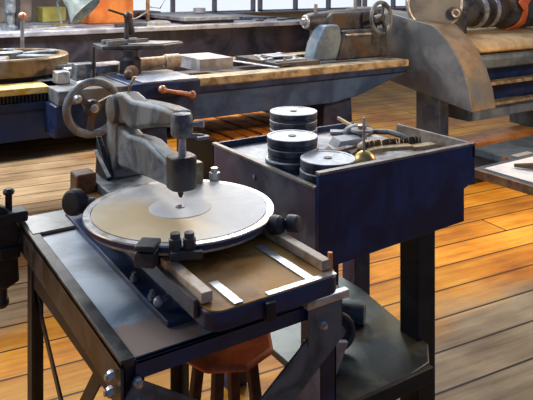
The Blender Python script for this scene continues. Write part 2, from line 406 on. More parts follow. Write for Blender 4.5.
obj('bed', MB().prism(rrect(bx0, bx1, 1.205, 2.24, .035, (1, 1, 0, 0)), bt - .045, bt - .004, 'z'), 'navy', mc, .004)
obj('pedestal', MB().box(bx0 + .03, bx1 - .03, 1.40, 2.2, TZ - .001, bt - .046), 'navy', mc, .004)
obj('foot_flange', MB().box(bx0 - .02, bx1 + .01, 1.38, 2.22, TZ - .001, TZ + .014), 'navy', mc, .003)
obj('flange_bolt', MB().rev([(.011, 0), (.011, .012), (.006, .013), (.006, .022)], (.634, 1.50, TZ + .014), n=6), 'greyplate', mc)
obj('flange_bolt', MB().rev([(.011, 0), (.011, .012), (.006, .013), (.006, .022)], (.634, 1.62, TZ + .014), n=6), 'greyplate', mc)
obj('cross_handle', MB().cyl((.628, 1.44, .835), (.69, 1.46, .835), .007).sphere((.626, 1.44, .835), .013), 'steel', mc)
obj('bed_top', MB().prism(rrect(bx0 + .003, bx1 - .003, 1.208, 2.236, .033, (1, 1, 0, 0)), bt - .004, bt, 'z'), 'oil_wood', mc)['label'] = 'oily brown bed surface with bright edge'
for x0, y0, y1, mm in ((.915, 1.212, 1.45, 'steel'), (.715, 1.212, 1.33, 'steel'), (.752, 1.206, .0, None)):
    if mm: obj('steel_strip', MB().box(x0 - .011, x0 + .011, y0, y1, bt, bt + .004), mm, mc)
obj('steel_strip', MB().box(.79, .985, 1.206, 1.222, bt, bt + .003), 'steel', mc)
obj('guide_rail', MB().box(.963, .99, 1.235, 1.62, bt + .002, bt + .026), 'rail_wood', mc, .002)['label'] = 'worn straight guide rail at the right edge'
obj('guide_rail', MB().box(bx0 + .002, bx0 + .03, 1.25, 1.47, bt + .002, bt + .026), 'rail_wood', mc, .002)['label'] = 'worn straight guide rail at the left edge'
obj('rail_side', MB().box(bx0 - .012, bx0, 1.26, 2.15, bt - .03, bt + .010), 'rim_iron', mc, .002)
obj('stop_peg', MB().cyl((.995, 1.245, bt), (.995, 1.245, bt + .038), .006), 'orange_box', mc)['label'] = 'small orange peg'
obj('front_catch', MB().box(.775, .80, 1.19, 1.206, bt - .05, bt - .008), 'black', mc, .002)
# turntable
dc = (.791, 1.668)
obj('support_plate', MB().rev([(.18, .90), (.23, .925), (.255, .934), (.255, .942), (.2, .943)], (dc[0], dc[1], 0), n=64), 'ring', mc)
tt = obj('turntable', MB().rev([(.235, .9435), (.262, .9435), (.2645, .9445), (.2665, .947), (.2665, .957), (.2, .957)], (dc[0], dc[1], 0), n=72), 'navy', mc)
obj('outer_ring', MB().rev([(.2665, .9575), (.2672, .960), (.2655, .9625), (.2475, .9625), (.247, .9585)], (dc[0], dc[1], 0), n=72), 'ring', tt)
tint_patch(M['polished'], (-.16, -.14, .16), (.20, .20, 10), (.66, .47, .20), 5, .8)  # tan blotch over the left of the turntable face
obj('face_plate', MB().rev([(.2445, .9588), (.2445, .9635), (.001, .9638)], (dc[0], dc[1], 0), n=72, smooth=False), 'polished', tt)['label'] = 'smooth pale round face with a tan blotch at the left'
obj('centre_disc', MB().rev([(.088, .9637), (.087, .9650), (.001, .9652)], (dc[0], dc[1], 0), n=48, smooth=False), 'disc_centre', tt)
obj('centre_hub', MB().rev([(.014, .965), (.013, .967), (.006, .968), (.005, .972), (.001, .9725)], (dc[0], dc[1], 0)), 'greyplate', tt)
# clamps round the rim
def clamp(ang, kind):
    a = math.radians(ang); d = Vector((math.cos(a), math.sin(a), 0)); t = Vector((-math.sin(a), math.cos(a), 0)); c0 = Vector((dc[0], dc[1], 0))
    m_ = MB()
    m_.bar(c0 + d * .275 + Vector((0, 0, .945)), c0 + d * .315 + Vector((0, 0, .945)), .035, .05)
    m_.bar(c0 + d * .255 + Vector((0, 0, .972)), c0 + d * .315 + Vector((0, 0, .972)), .014, .05)
    o = obj('rim_clamp', m_, 'cast_dark', mc, .004)
    return c0, d, t
c0, d, t_ = clamp(229, 0)
for k, a in enumerate((242, 249.5)):
    a = math.radians(a); p = Vector((dc[0] + .262 * math.cos(a), dc[1] + .262 * math.sin(a), 0))
    obj('clamp_bolt', MB().rev([(.016, .935), (.016, .978), (.0125, .98), (.0125, .992), (.001, .994)], p, n=10), 'cast_dark', mc)
obj('clamp_bar', MB().bar((.650, 1.425, .943), (.722, 1.395, .943), .02, .018), 'cast_dark', mc, .003)
# hand knobs
def knob(p, ax, r, name='clamp_knob', m_='black'):
    obj(name, MB().rev([(r * .4, -.03), (r * .45, 0), (r, .003), (r * 1.05, .012), (r, .03), (r * .8, .036), (r * .3, .038)], p, ax, 28), m_, mc)
knob((.572, 1.90, .955), (-.8, -.5, .15), .037)
knob((.968, 1.47, .94), (.45, -.85, .1), .026, m_='cast_dark')
knob((1.014, 1.455, .94), (.5, -.85, .1), .023, m_='cast_dark')
obj('knob_spindle', MB().cyl((.95, 1.50, .935), (1.01, 1.46, .935), .009), 'steel', mc)
obj('knob_spindle', MB().cyl((.56, 1.905, .945), (.62, 1.905, .945), .013), 'cast', mc)
# column with hinge
obj('column', MB().prism([(.755, .93), (.76, .98), (.765, 1.0), (.765, 1.12), (.78, 1.15), (.84, 1.15), (.86, 1.10), (.87, .93)], 2.12, 2.22, 'y'), 'cast', mc, .01)
obj('column_foot', MB().box(.632, .70, 2.12, 2.20, .90, .965), 'rust', mc, .008)
obj('column_foot', MB().box(.70, .90, 2.0, 2.235, .90, .93), 'cast', mc, .006)
obj('side_web', MB().prism([(2.12, .93), (2.12, .955), (2.235, 1.06), (2.235, .93)], .735, .754, 'x'), 'black', mc, .003)
obj('web_edge', MB().bar((.728, 2.22, 1.015), (.728, 2.08, .955), .004, .012), 'steel', mc)
# upper arm: a cast beam that bends at the hinge; lower arm a wedge to the spindle housing
up = [(2.22, 1.13), (2.21, 1.19), (2.15, 1.222), (2.08, 1.232), (2.0, 1.218), (1.95, 1.224), (1.85, 1.232), (1.74, 1.238), (1.67, 1.236), (1.66, 1.20), (1.70, 1.185), (1.78, 1.172), (1.88, 1.150), (1.96, 1.130), (2.02, 1.122), (2.06, 1.13), (2.12, 1.12)]
obj('upper_arm', MB().prism(up, .770, .835, 'x'), 'cast', mc, .014)
obj('hinge', MB().rev([(.03, 0), (.046, .004), (.05, .012), (.05, .09), (.046, .105), (.03, .11)], (.752, 2.15, 1.165), (1, 0, 0), 30), 'cast', mc, 0)
lo_ = [(2.21, .98), (2.21, 1.09), (2.12, 1.115), (2.03, 1.10), (1.93, 1.11), (1.88, 1.112), (1.80, 1.095), (1.70, 1.08), (1.70, 1.012), (1.72, 1.01), (1.85, 1.0), (2.0, .985), (2.1, .975)]
obj('lower_arm', MB().prism(lo_, .772, .832, 'x'), 'cast', mc, .012)
obj('spindle_housing', MB().prism(rrect(.752, .828, 1.615, 1.70, .03), 1.022, 1.115, 'z'), 'cast_dark', mc, .005)['label'] = 'rounded dark housing at the lower arm tip'
obj('spindle', MB().rev([(.012, 1.10), (.010, 1.165), (.014, 1.166), (.014, 1.18)], (.79, 1.652, 0)), 'steel', mc)
obj('needle', MB().rev([(.004, .998), (.008, 1.008), (.008, 1.025)], (.785, 1.652, 0)), 'black', mc)
obj('arm_head', MB().rev([(.02, 1.165), (.028, 1.170), (.031, 1.176), (.031, 1.222), (.026, 1.232), (.01, 1.234)], (.79, 1.655, 0), n=28), 'cast', mc)
obj('head_screw', MB().cyl((.80, 1.64, 1.20), (.832, 1.615, 1.205), .007).rev([(.011, 0), (.011, .012)], (.828, 1.62, 1.205), (.8, -.58, .08)), 'greyplate', mc)
obj('head_screw', MB().cyl((.80, 1.64, 1.172), (.84, 1.615, 1.17), .006).box(.815, .85, 1.60, 1.62, 1.163, 1.172), 'greyplate', mc)
obj('oil_pipe', MB().tube([(.80, 2.09, 1.22), (.80, 2.085, 1.245), (.803, 2.075, 1.262), (.812, 2.06, 1.285)], .004), 'brass', mc)
obj('brass_block', MB().box(.905, .95, 1.83, 1.87, .93, 1.03), 'way', mc, .003)
obj('rear_bolt', MB().rev([(.018, .93), (.018, .985), (.012, .987), (.012, 1.0)], (1.0, 1.85, 0), n=8), 'steel', mc)
obj('rear_bracket', MB().box(.88, 1.02, 1.78, 1.92, .90, .93), 'cast_dark', mc, .003)

# ------------------------------------------------------------------ stool under the table
st = thing('stool', 'low stool with an orange-red octagonal seat tucked under the steel table', 'stool', (.88, 1.565, 0))
pts = []
for k in range(8):
    a = PI / 8 + k * PI / 4 + .3; pts.append((.88 + .140 * math.cos(a), 1.565 + .140 * math.sin(a)))
obj('seat', MB().prism(pts, .590, .61, 'z'), 'red_cast', st, .010)
for sx, sy in ((-1, -1), (1, -1), (-1, 1), (1, 1)):
    obj('leg', MB().bar((.88 + sx * .05, 1.565 + sy * .05, .59), (.88 + sx * .10, 1.565 + sy * .10, 0.0), .028, .028, (0, 1, 0)), 'stoolleg', st, .004)

# ------------------------------------------------------------------ blue tool bench
bn = thing('tool_bench', 'navy blue steel tool bench with a sunken tray top and thick legs', 'bench', (1.6, 1.95, 0))
BX0, BX1, BY0, BY1 = 1.235, 1.97, 1.60, 2.30
obj('benchtop', MB().box(BX0 + .012, BX1 - .012, BY0 + .018, BY1 - .012, .905, .93), 'bench_top', bn)['label'] = 'grimy grey sunken top'
obj('apron', MB().box(BX0 + .02, BX1 - .06, BY0 + .01, BY0 + .03, .72, .904), 'bench_navy', bn, .003)
obj('apron', MB().box(BX1 - .08, BX1 - .06, BY0 + .03, BY1 - .03, .72, .904), 'bench_navy', bn, .003)
obj('side_panel', MB().box(BX0, BX0 + .012, BY0 + .018, BY1, .70, .95), 'side_panel', bn, .002)['label'] = 'grey scuffed steel side panel'
obj('front_panel', MB().prism([(BX0, .70), (BX0, 1.0), (BX1, .995), (BX1, .86), (BX1 - .06, .84), (BX1 - .06, .72)], BY0, BY0 + .016, 'y'), 'bench_navy', bn, .002)
obj('tray_rim', MB().bar((BX0, BY0 + .008, 1.003), (BX1, BY0 + .008, .998), .008, .022).bar((BX1 - .006, BY0, .975), (BX1 - .006, BY1 - .3, .975), .05, .014).bar((BX0 + .006, BY0 + .02, .953), (BX0 + .006, BY1, .953), .008, .018), 'bench_rim', bn)['label'] = 'bare metal rim of the tray'
obj('back_rim', MB().box(BX0, BX1, BY1 - .012, BY1, .80, .955), 'navy', bn, .002)
obj('panel_screw', MB().rev([(.008, 0), (.008, .004)], (BX0 - .001, 1.98, .90), (-1, 0, 0)), 'steel', bn)
for (x, y) in ((1.70, 1.63), (1.25, 1.63), (1.25, 2.2), (1.90, 2.2)):
    obj('leg', MB().box(x, x + .09, y, y + .09, 0, .904), 'black' if (x, y) == (1.70, 1.63) else 'navy', bn, .004)
sh = obj('lower_shelf', MB().prism([(1.24, 1.50), (1.50, 1.50), (1.64, 1.52), (1.72, 1.60), (1.80, 2.05), (1.80, 2.26), (1.24, 2.26)], .30, .325, 'z'), 'shelf_iron', bn, .004)
obj('shelf_edge', MB().box(1.24, 1.62, 1.482, 1.50, .285, .335), 'black', bn, .003)

# things on the lower shelf
ph = thing('pulley_wheel', 'small dark pulley wheel standing on the lower shelf behind the table leg', 'pulley', (1.42, 1.74, .325))
ax = Vector((-.35, -1, .25)).normalized(); pc = Vector((1.425, 1.74, .392))
obj('rim', MB().torus(pc, .052, .012, ax), 'cast_dark', ph)
obj('web', MB().rev([(.046, -.006), (.046, .006)], pc, ax), 'black', ph)
obj('hub', MB().rev([(.018, -.01), (.018, .02), (.01, .026)], pc, ax), 'steel', ph)
ct = thing('oil_can', 'small dark cylinder can with a pale lid lying on the lower shelf', 'can', (1.57, 1.86, .325))
obj('body', MB().rev([(.036, 0), (.038, .004), (.038, .09), (.034, .094)], (1.62, 1.82, .363), Vector((-.55, .65, .0)), 28), 'brace', ct)
obj('lid', MB().rev([(.033, 0), (.033, .014), (.026, .018)], (1.56, 1.891, .363), Vector((-.55, .65, .0)), 28), 'steel', ct)
tag(obj('rag', MB().sphere((1.19, 1.45, .03), .075, 1.1, .9, .45), 'bristle', loc=(1.19, 1.45, 0)), 'crumpled brown rag on the floor under the table brace', 'rag')

# grey steel sheet leaning under the table
tag(obj('steel_sheet', MB().bar((1.12, 1.42, .60), (1.06, 1.46, .40), .012, .16, (0, 1, 0)), 'planer_top', loc=(1.08, 1.44, .4)), 'pale grey steel sheet hanging behind the right brace of the table', 'sheet')

# ------------------------------------------------------------------ ring discs in three stacks
def make_disc(loc, r, label, h=.04):
    t = thing('flanged_disc', label, 'disc', loc, 0, 'flanged discs stacked on the tool bench')
    obj('body', MB().rev([(r * .93, 0), (r * .97, .001), (r * .985, .004), (r * .985, .012), (r * .955, .013), (r * .955, .017), (r, .018), (r, h - .003), (r * .985, h - .001), (r * .9, h - .001), (r * .9, h - .012)], n=56), 'disc_side', t, local=True)
    obj('rim', MB().rev([(r * .995, h - .002), (r * .985, h), (r * .88, h), (r * .87, h - .004), (r * .86, h - .0045)], n=56), 'disc_rim', t, local=True)
    obj('face', MB().rev([(r * .869, h - .010), (r * .869, h - .004), (.001, h - .0035)], n=56, smooth=False), 'disc_face', t, local=True)
    obj('hub', MB().rev([(.015, h - .0035), (.014, h + .001), (.005, h + .0015)], n=12), 'cast_dark', t, local=True)
    return t
BT = .93
stk = [((1.37, 1.73), .0945, 2, 'nearest'), ((1.358, 1.915), .0925, 3, 'middle'), ((1.55, 2.18), .0985, 4, 'rear')]
words = {'nearest': ['bottom flanged dark disc of the nearest stack, behind the blue front panel', 'top disc with pale ringed face on the nearest stack'],
         'middle': ['bottom disc of the middle stack, jutting out at the left', 'second disc up in the middle stack', 'top disc with pale face on the middle stack'],
         'rear': ['bottom disc of the rear stack on the blue bench', 'second disc up in the rear stack of four', 'third disc up in the rear stack of four', 'top disc with pale face on the rear, farthest stack']}
for (c, r, n, nm) in stk:
    h = {'nearest': .038, 'middle': .0385, 'rear': .035}[nm]
    for k in range(n):
        off = (-.012, -.004) if (k == 0 and nm == 'middle') else (random.uniform(-.003, .003), random.uniform(-.003, .003))
        make_disc((c[0] + off[0], c[1] + off[1], BT + (h + .0005) * k), r, words[nm][k], h)

# ------------------------------------------------------------------ tools lying in the bench tray
bp = thing('brass_dome', 'brass dome with an upright steel rod beside the nearest disc stack', 'fitting', (1.60, 1.80, BT))
obj('dome', MB().rev([(.045, 0), (.046, .006), (.042, .022), (.032, .038), (.018, .048), (.008, .052)], (1.60, 1.80, BT), n=32), 'brass', bp)
obj('rod', MB().cyl((1.597, 1.80, BT + .05), (1.597, 1.80, BT + .175), .005).cyl((1.597, 1.80, BT + .12), (1.597, 1.80, BT + .126), .009), 'steel', bp)
br = thing('bench_brush', 'long curved wooden bench brush with dark bristles lying along the tray', 'brush', (1.80, 1.82, BT))
poly = [(1.66, 1.85), (1.70, 1.838), (1.76, 1.815), (1.83, 1.795), (1.90, 1.785), (1.945, 1.78)]
for_ = MB()
for i in range(len(poly) - 1):
    (xa, ya), (xb2, yb) = poly[i], poly[i + 1]
    for_.bar((xa, ya, BT + .03 + (.006 if i in (1, 2) else 0)), (xb2 + .004, yb, BT + .03 + (.006 if i in (0, 1, 2) else 0)), .016, .046)
obj('handle', for_, 'way2', br, .004)
bl = MB(); rr = random.Random(3)
for k in range(60):
    f_ = k / 59; x = 1.66 + .24 * f_; y = 1.86 - .05 * f_
    bl.bar((x, y, BT + .03), (x + rr.uniform(-.006, .006), y + rr.uniform(.0, .015), BT + .062), .003, .006)
o = obj('bristles', bl, 'bristle', br); o['kind'] = 'stuff'
tag(obj('leather_strap', MB().tube([(1.86, 2.14, BT + .014), (1.90, 2.08, BT + .03), (1.915, 2.0, BT + .042), (1.915, 1.92, BT + .04), (1.92, 1.84, BT + .02), (1.925, 1.79, BT + .012)], .012, 8), 'cast_dark', loc=(1.9, 1.95, BT)), 'dark leather strap curled along the right side of the tray', 'strap')
pp = thing('hand_grinder', 'rounded grey hand tool with a pale brass-topped plate at the back of the tray', 'tool', (1.80, 2.05, BT), 0)
obj('body', MB().sphere((1.83, 2.10, BT + .035), .05, 1.5, .9, .7), 'cast', pp)
obj('plate', MB().rev([(.045, .045), (.047, .05), (.046, .056), (.01, .058)], (1.80, 2.04, BT + .005), n=28).cyl((1.80, 2.04, BT), (1.80, 2.04, BT + .05), .02), 'disc_face', pp)
obj('cap', MB().rev([(.018, .058), (.018, .072), (.008, .076)], (1.80, 2.04, BT + .005)), 'brass', pp)
tag(obj('folded_paper', MB().prism([(0, 0), (.15, 0), (.17, .012), (.11, .035), (.02, .028)], -.045, .045, 'y'), 'white', loc=(1.67, 2.075, BT), rz=-.30, local=True), 'white folded paper behind the brass dome in the tray', 'paper')
tag(obj('folded_paper', MB().prism([(0, 0), (.10, 0), (.11, .006), (.07, .03), (.02, .028)], -.03, .03, 'y'), 'white', loc=(1.51, 1.985, BT), rz=.5, local=True), 'white folded paper wedged between the middle stack and the rear stack', 'paper')
tag(obj('file', MB().bar((0, 0, .010), (.13, 0, .012), .007, .018).cyl((-.07, 0, .012), (0, 0, .010), .012, .009), 'cast_dark', loc=(1.68, 1.93, BT), rz=.35, local=True), 'dark hand file lying in front of the folded paper', 'file')
tag(obj('file', MB().bar((0, 0, .012), (.12, 0, .012), .007, .022).cyl((-.08, 0, .012), (0, 0, .012), .011, .009), 'greyplate', loc=(1.66, 1.985, BT), rz=.25, local=True), 'grey flat file lying just behind the dark file', 'file')
tag(obj('wooden_stick', MB().bar((1.86, 2.27, BT + .06), (1.78, 1.98, BT + .06 - .012), .012, .010), 'brush_wood', loc=(1.82, 2.1, BT)), 'thin pale stick lying across the grey hand tool', 'stick')
tag(obj('scraper', MB().bar((1.69, 1.70, BT + .010), (1.86, 1.735, BT + .012), .006, .03).bar((1.60, 1.68, BT + .01), (1.70, 1.702, BT + .01), .02, .018), 'cast', loc=(1.75, 1.71, BT)), 'grey scraper lying just behind the blue front panel', 'scraper')

tag(obj('shop_rag', MB().sphere((1.75, 1.93, BT + .022), .05, 1.3, .8, .45), 'brush_wood', loc=(1.75, 1.93, BT)), 'tan crumpled rag between the brush and the hand tool', 'rag')
tag(obj('angle_iron', MB().bar((1.80, 2.25, BT + .008), (1.94, 2.14, BT + .008), .012, .05), 'greyplate', loc=(1.87, 2.2, BT)), 'flat grey iron strip in the far right corner of the tray', 'bar')
# ------------------------------------------------------------------ the long lathe behind
la = thing('lathe', 'long blue lathe with brass-coloured bed edge, handwheel and tailstock, behind the machines', 'lathe', (1.5, 4.4, 0))
LY0, LY1 = 3.93, 4.93
prof = [(-.9, .68), (3.20, .66), (3.45, .69), (3.88, .81), (3.96, .82), (3.96, .885), (-.9, .885)]
obj('bed', MB().prism(prof, LY0 + .03, LY1 - .03, 'y'), 'lathe_blue', la, .006)
obj('bed_lip', MB().box(-.9, 3.975, LY0, LY0 + .05, .85, .90), 'navy', la, .006)
obj('front_way', MB().box(1.75, 3.99, LY0 - .005, LY0 + .16, .895, .952), 'way', la, .008)['label'] = 'worn yellowish front way'
obj('rear_way', MB().box(-.9, 3.99, LY1 - .16, LY1, .885, .95), 'way', la, .008)
obj('rack', MB().box(-.9, 1.09, LY0 + .0, LY0 + .22, .945, .985), 'yellow_way', la, .004)['label'] = 'bright yellow rack strip'
tm = MB()
x = .45
while x < 1.09:
    tm.box(x, x + .011, LY0 - .012, LY0 + .02, .905, .944); x += .021
o = obj('rack_teeth', tm, 'black', la); o['kind'] = 'stuff'
obj('rack_support', MB().box(-.9, 1.09, LY0 + .02, LY0 + .2, .885, .944), 'black', la)
obj('inner_bed', MB().box(-.9, 3.88, LY0 + .16, LY1 - .16, .86, .89), 'planer', la)
for x in (-.9, 1.50, 3.14): obj('leg', MB().prism([(x, 0), (x + .36, 0), (x + .32, .66), (x + .04, .66)], LY0 + .12, LY1 - .3, 'y'), 'navy', la, .01)
# carriage with apron
obj('apron', MB().prism(rrect(.98, 1.86, 3.70, 3.93, .02, (1, 1, 0, 0)), .72, .90, 'z'), 'navy', la, .006)
obj('saddle', MB().box(1.00, 1.42, 3.70, 4.55, .90, .985), 'cast', la, .008)
obj('saddle', MB().box(1.42, 1.88, 3.66, 4.15, .90, .992), 'navy', la, .008)
obj('saddle_plate', MB().box(1.50, 1.87, 3.67, 4.14, .992, 1.0), 'planer_top', la, .003)
hw = obj('handwheel', MB().torus((1.152, 3.56, .90), .146, .023, (0, -1, 0), n=56), 'cast', la)
wm = MB().rev([(.045, -.03), (.045, .01), (.022, .02), (.022, .035)], (1.152, 3.56, .90), (0, -1, 0), 24)
for k in range(3):
    a = k * 2 * PI / 3 + .4; wm.bar((1.152 + .03 * math.cos(a), 3.56, .90 + .03 * math.sin(a)), (1.152 + .14 * math.cos(a), 3.56, .90 + .14 * math.sin(a)), .02, .035, (0, 1, 0))
obj('spokes', wm, 'cast_dark', hw)
obj('hub', MB().cyl((1.152, 3.71, .90), (1.152, 3.56, .90), .02).rev([(.024, 0), (.022, .012), (.01, .016)], (1.152, 3.535, .90), (0, -1, 0)), 'steel', hw)
obj('crank_knob', MB().rev([(.010, 0), (.010, .02), (.022, .028), (.024, .045), (.016, .06), (.004, .063)], (1.052, 3.55, .967), (0, -1, 0)), 'steel', hw)
obj('feed_lever', MB().cyl((1.63, 3.70, .93), (1.63, 3.63, .945), .016).cyl((1.60, 3.62, .95), (1.80, 3.62, .905), .012, .015).sphere((1.80, 3.62, .905), .026).sphere((1.60, 3.62, .955), .026), 'copper', la)['label'] = 'copper-coloured lever with ball ends'
obj('tool_post', MB().box(1.20, 1.32, 4.02, 4.14, .985, 1.09), 'cast', la, .006)
obj('tool_block', MB().box(1.06, 1.14, 3.95, 4.06, .985, 1.06), 'steel', la, .006)
obj('post_cap', MB().rev([(.04, 0), (.042, .02), (.03, .026)], (1.19, 3.85, .985)), 'steel', la)
obj('cross_slide', MB().bar((1.18, 4.3, 1.02), (1.62, 4.35, 1.02), .05, .22), 'steel', la, .006)
obj('lever_rod', MB().cyl((1.30, 4.0, .985), (1.30, 4.0, 1.20), .008).cyl((1.30, 4.0, 1.06), (1.30, 4.0, 1.10), .013), 'black', la)
obj('slide_screw', MB().cyl((.98, 4.30, 1.05), (1.24, 4.32, 1.04), .02).rev([(.03, 0), (.03, .08)], (1.22, 4.32, 1.04), (1, 0, -.1)), 'cast', la)
obj('turret', MB().rev([(.07, 0), (.07, .10), (.05, .12), (.05, .16)], (1.58, 4.1, .99), n=24), 'black', la)
obj('turret_cap', MB().sphere((1.55, 4.0, 1.02), .045).sphere((1.49, 3.90, 1.02), .03), 'rust', la)
obj('boring_bar', MB().cyl((1.62, 4.35, 1.03), (2.0, 4.35, 1.035), .035).cyl((1.94, 4.35, 1.03), (2.05, 4.35, 1.03), .05), 'rail_wood', la)

# top tray above the carriage
ty = thing('tool_tray', 'dark pointed metal tray on a short pillar above the lathe carriage', 'tray', (1.65, 4.2, 1.10))
obj('pillar', MB().cyl((1.58, 4.12, 1.15), (1.58, 4.12, 1.156), .06).cyl((1.60, 4.22, 1.20), (1.60, 4.22, 1.37), .016), 'cast_dark', ty)
obj('plate', MB().prism([(1.40, 4.14), (1.78, 4.0), (1.98, 4.12), (1.99, 4.16), (1.80, 4.32), (1.42, 4.40)], 1.155, 1.185, 'z'), 'cast_dark', ty, .008)
obj('top_sheet', MB().prism([(1.58, 4.12), (1.77, 4.03), (1.96, 4.13), (1.96, 4.15), (1.80, 4.28), (1.60, 4.3)], 1.185, 1.192, 'z'), 'disc_face', ty)
obj('clamp_bars', MB().bar((1.44, 4.15, 1.20), (1.75, 4.22, 1.20), .03, .03).bar((1.45, 4.28, 1.20), (1.72, 4.34, 1.20), .025, .03), 'cast', ty)
obj('lever', MB().bar((1.47, 4.22, 1.42), (1.62, 4.22, 1.37), .014, .014).sphere((1.61, 4.22, 1.375), .03).cyl((1.61, 4.22, 1.37), (1.64, 4.22, 1.25), .028, .02), 'cast_dark', ty)

# spoked wheel lying on the bed
gw = thing('spoked_wheel', 'big bronze-brown spoked wheel lying flat on the left of the lathe bed', 'wheel', (.888, 4.62, 1.0))
gc = (.888, 4.62)
GZ = 1.0
obj('rim', MB().rev([(.40, GZ), (.415, GZ + .01), (.415, GZ + .11), (.405, GZ + .12), (.36, GZ + .12), (.35, GZ + .10), (.35, GZ + .03), (.37, GZ)], (gc[0], gc[1], 0), n=72), 'bronze', gw)
w_ = MB().rev([(.12, GZ + .05), (.12, GZ + .135), (.06, GZ + .145), (.06, GZ + .13)], (gc[0], gc[1], 0), n=40)
obj('hub', w_, 'cast', gw, 0)
for k in range(6):
    a = k * PI / 3 + .25
    p0 = (gc[0] + .10 * math.cos(a), gc[1] + .10 * math.sin(a), GZ + .10); p1 = (gc[0] + .37 * math.cos(a), gc[1] + .37 * math.sin(a), GZ + .105)
    obj('spoke', MB().bar(p0, p1, .04, .085), 'cast', gw, .012)
obj('web', MB().rev([(.355, GZ + .03), (.355, GZ + .045), (.05, GZ + .045)], (gc[0], gc[1], 0), n=48), 'cast_dark', gw)
tag(obj('timber_block', MB().box(.62, 1.10, 4.30, 4.86, .952, .999), 'planer', loc=(.85, 4.55, .952)), 'dark block under the spoked wheel on the lathe bed', 'block')

# things on the bed
tag(obj('steel_block', MB().box(2.16, 2.44, 4.22, 4.62, .952, 1.04), 'greyplate', loc=(2.3, 4.4, .95)), 'pale grey rectangular steel block lying across the lathe ways', 'block')
for i in range(1): pass
sp = thing('long_spanner', 'long pale steel spanner leaning from the grey block along the bed', 'spanner', (2.6, 4.4, .95))
obj('shaft', MB().bar((2.52, 4.70, .985), (2.72, 4.02, .962), .012, .03), 'steel', sp, .003)
obj('jaw', MB().prism([(0, 0), (.04, .03), (.09, .03), (.08, .01), (.05, 0), (.08, -.01), (.09, -.03), (.04, -.03)], 1.03, 1.05, 'z') if False else MB().bar((2.50, 4.76, .987), (2.53, 4.68, .985), .016, .07), 'steel', sp, .003)
tag(obj('cutter_bit', MB().box(2.83, 2.845, 4.10, 4.12, .952, 1.02).box(2.80, 2.88, 4.08, 4.14, .952, .962), 'way', loc=(2.84, 4.1, .952)), 'small upright yellow bit standing on the front way', 'bit')
tag(obj('tool_board', MB().box(2.74, 3.16, 4.08, 4.70, .952, .985), 'cast_dark', loc=(2.95, 4.35, .952)), 'dark board covered with loose tools before the tailstock', 'board')
rr = random.Random(11)
labs = ['small steel spanner lying at the left end of the tool board', 'short steel spanner slanting across the front of the tool board', 'steel spanner lying in the middle of the tool board', 'pale spanner lying at the back of the tool board', 'steel spanner at the right end of the tool board, nearest the tailstock']
def spanner(loc, rz, label, L=.26, group='spanners on the tool board', m='steel', s=1.):
    t = thing('spanner', label, 'spanner', loc, rz, group)
    obj('shaft', MB().box(-L / 2, L / 2, -.011 * s, .011 * s, .002, .012), m, t, local=True)
    obj('jaw', MB().prism([(L / 2 - .01, -.012 * s), (L / 2 + .02, -.03 * s), (L / 2 + .055, -.026 * s), (L / 2 + .03, -.008 * s), (L / 2 + .03, .008 * s), (L / 2 + .055, .026 * s), (L / 2 + .02, .03 * s), (L / 2 - .01, .012 * s)], 0, .014, 'z'), m, t, local=True)
    obj('ring_end', MB().rev([(.024 * s, 0), (.026 * s, .004), (.026 * s, .012), (.016 * s, .014)], (-L / 2 - .015, 0, 0), n=20), m, t, local=True)
    return t
pos = [(2.80, 4.40, 1.2), (2.92, 4.16, .15), (2.92, 4.42, .9), (3.0, 4.60, .1), (3.06, 4.30, 1.0)]
first = None
for (x, y, a), lb in zip(pos, labs): spanner((x, y, .985), a, lb, .22)
tag(obj('steel_plate', MB().box(2.88, 3.06, 4.32, 4.52, .985 + .016, .985 + .022), 'planer_top', loc=(2.97, 4.4, 1.0)), 'thin pale steel plate lying over the spanners on the tool board', 'plate')

# tailstock (its own casting, slides on the bed)
ts = thing('tailstock', 'dark tailstock with a pale blue foot and spoked handwheel at the bed end', 'tailstock', (3.7, 4.4, .95))
obj('base', MB().prism([(3.42, .952), (4.00, .952), (4.0, 1.02), (3.98, 1.20), (3.50, 1.20)], 4.18, 4.60, 'y'), 'cast_dark', ts, .015)
obj('foot', MB().prism([(3.19, .955), (3.23, 1.10), (3.32, 1.25), (3.46, 1.25), (3.50, 1.10), (3.56, .955)], 4.20, 4.36, 'y'), 'bluegrey', ts, .02)['label'] = 'pale blue tapered foot'
obj('barrel', MB().rev([(.05, 0), (.065, .01), (.075, .05), (.085, .30), (.085, .82)], (3.25, 4.4, 1.27), (1, 0, .03), 32), 'cast_dark', ts)
obj('quill', MB().rev([(.025, -.04), (.032, -.03), (.036, .03)], (3.25, 4.4, 1.27), (1, 0, .03), 24).torus((3.25, 4.4, 1.27), .045, .014, (1, 0, 0)), 'steel', ts)
obj('barrel_housing', MB().prism([(3.42, 1.18), (3.40, 1.30), (3.48, 1.345), (3.96, 1.355), (3.99, 1.28), (3.99, 1.18)], 4.30, 4.52, 'y'), 'cast_dark', ts, .03)
obj('side_ledge', MB().box(3.50, 3.78, 4.16, 4.30, 1.155, 1.172), 'steel', ts, .004)
h2 = obj('handwheel', MB().torus((3.93, 4.20, 1.295), .135, .018, (.15, -1, .05), n=48), 'cast', ts)
wm = MB().rev([(.035, -.03), (.035, .02)], (3.93, 4.20, 1.295), (.15, -1, .05), 20)
for k in range(3):
    a = k * 2 * PI / 3 + 1.2; u_ = Vector((1, .45, 0)).normalized(); v_ = Vector((0, 0, 1)); c_ = Vector((3.93, 4.20, 1.295))
    wm.bar(c_, c_ + (u_ * math.cos(a) + v_ * math.sin(a)) * .13, .02, .03, (.45, -1, 0))
obj('spokes', wm, 'cast_dark', h2)
obj('wheel_shaft', MB().cyl((3.96, 4.40, 1.29), (3.935, 4.20, 1.295), .022), 'steel', h2)
obj('clamp_stud', MB().cyl((3.36, 4.4, 1.33), (3.36, 4.4, 1.42), .015), 'greyplate', ts)
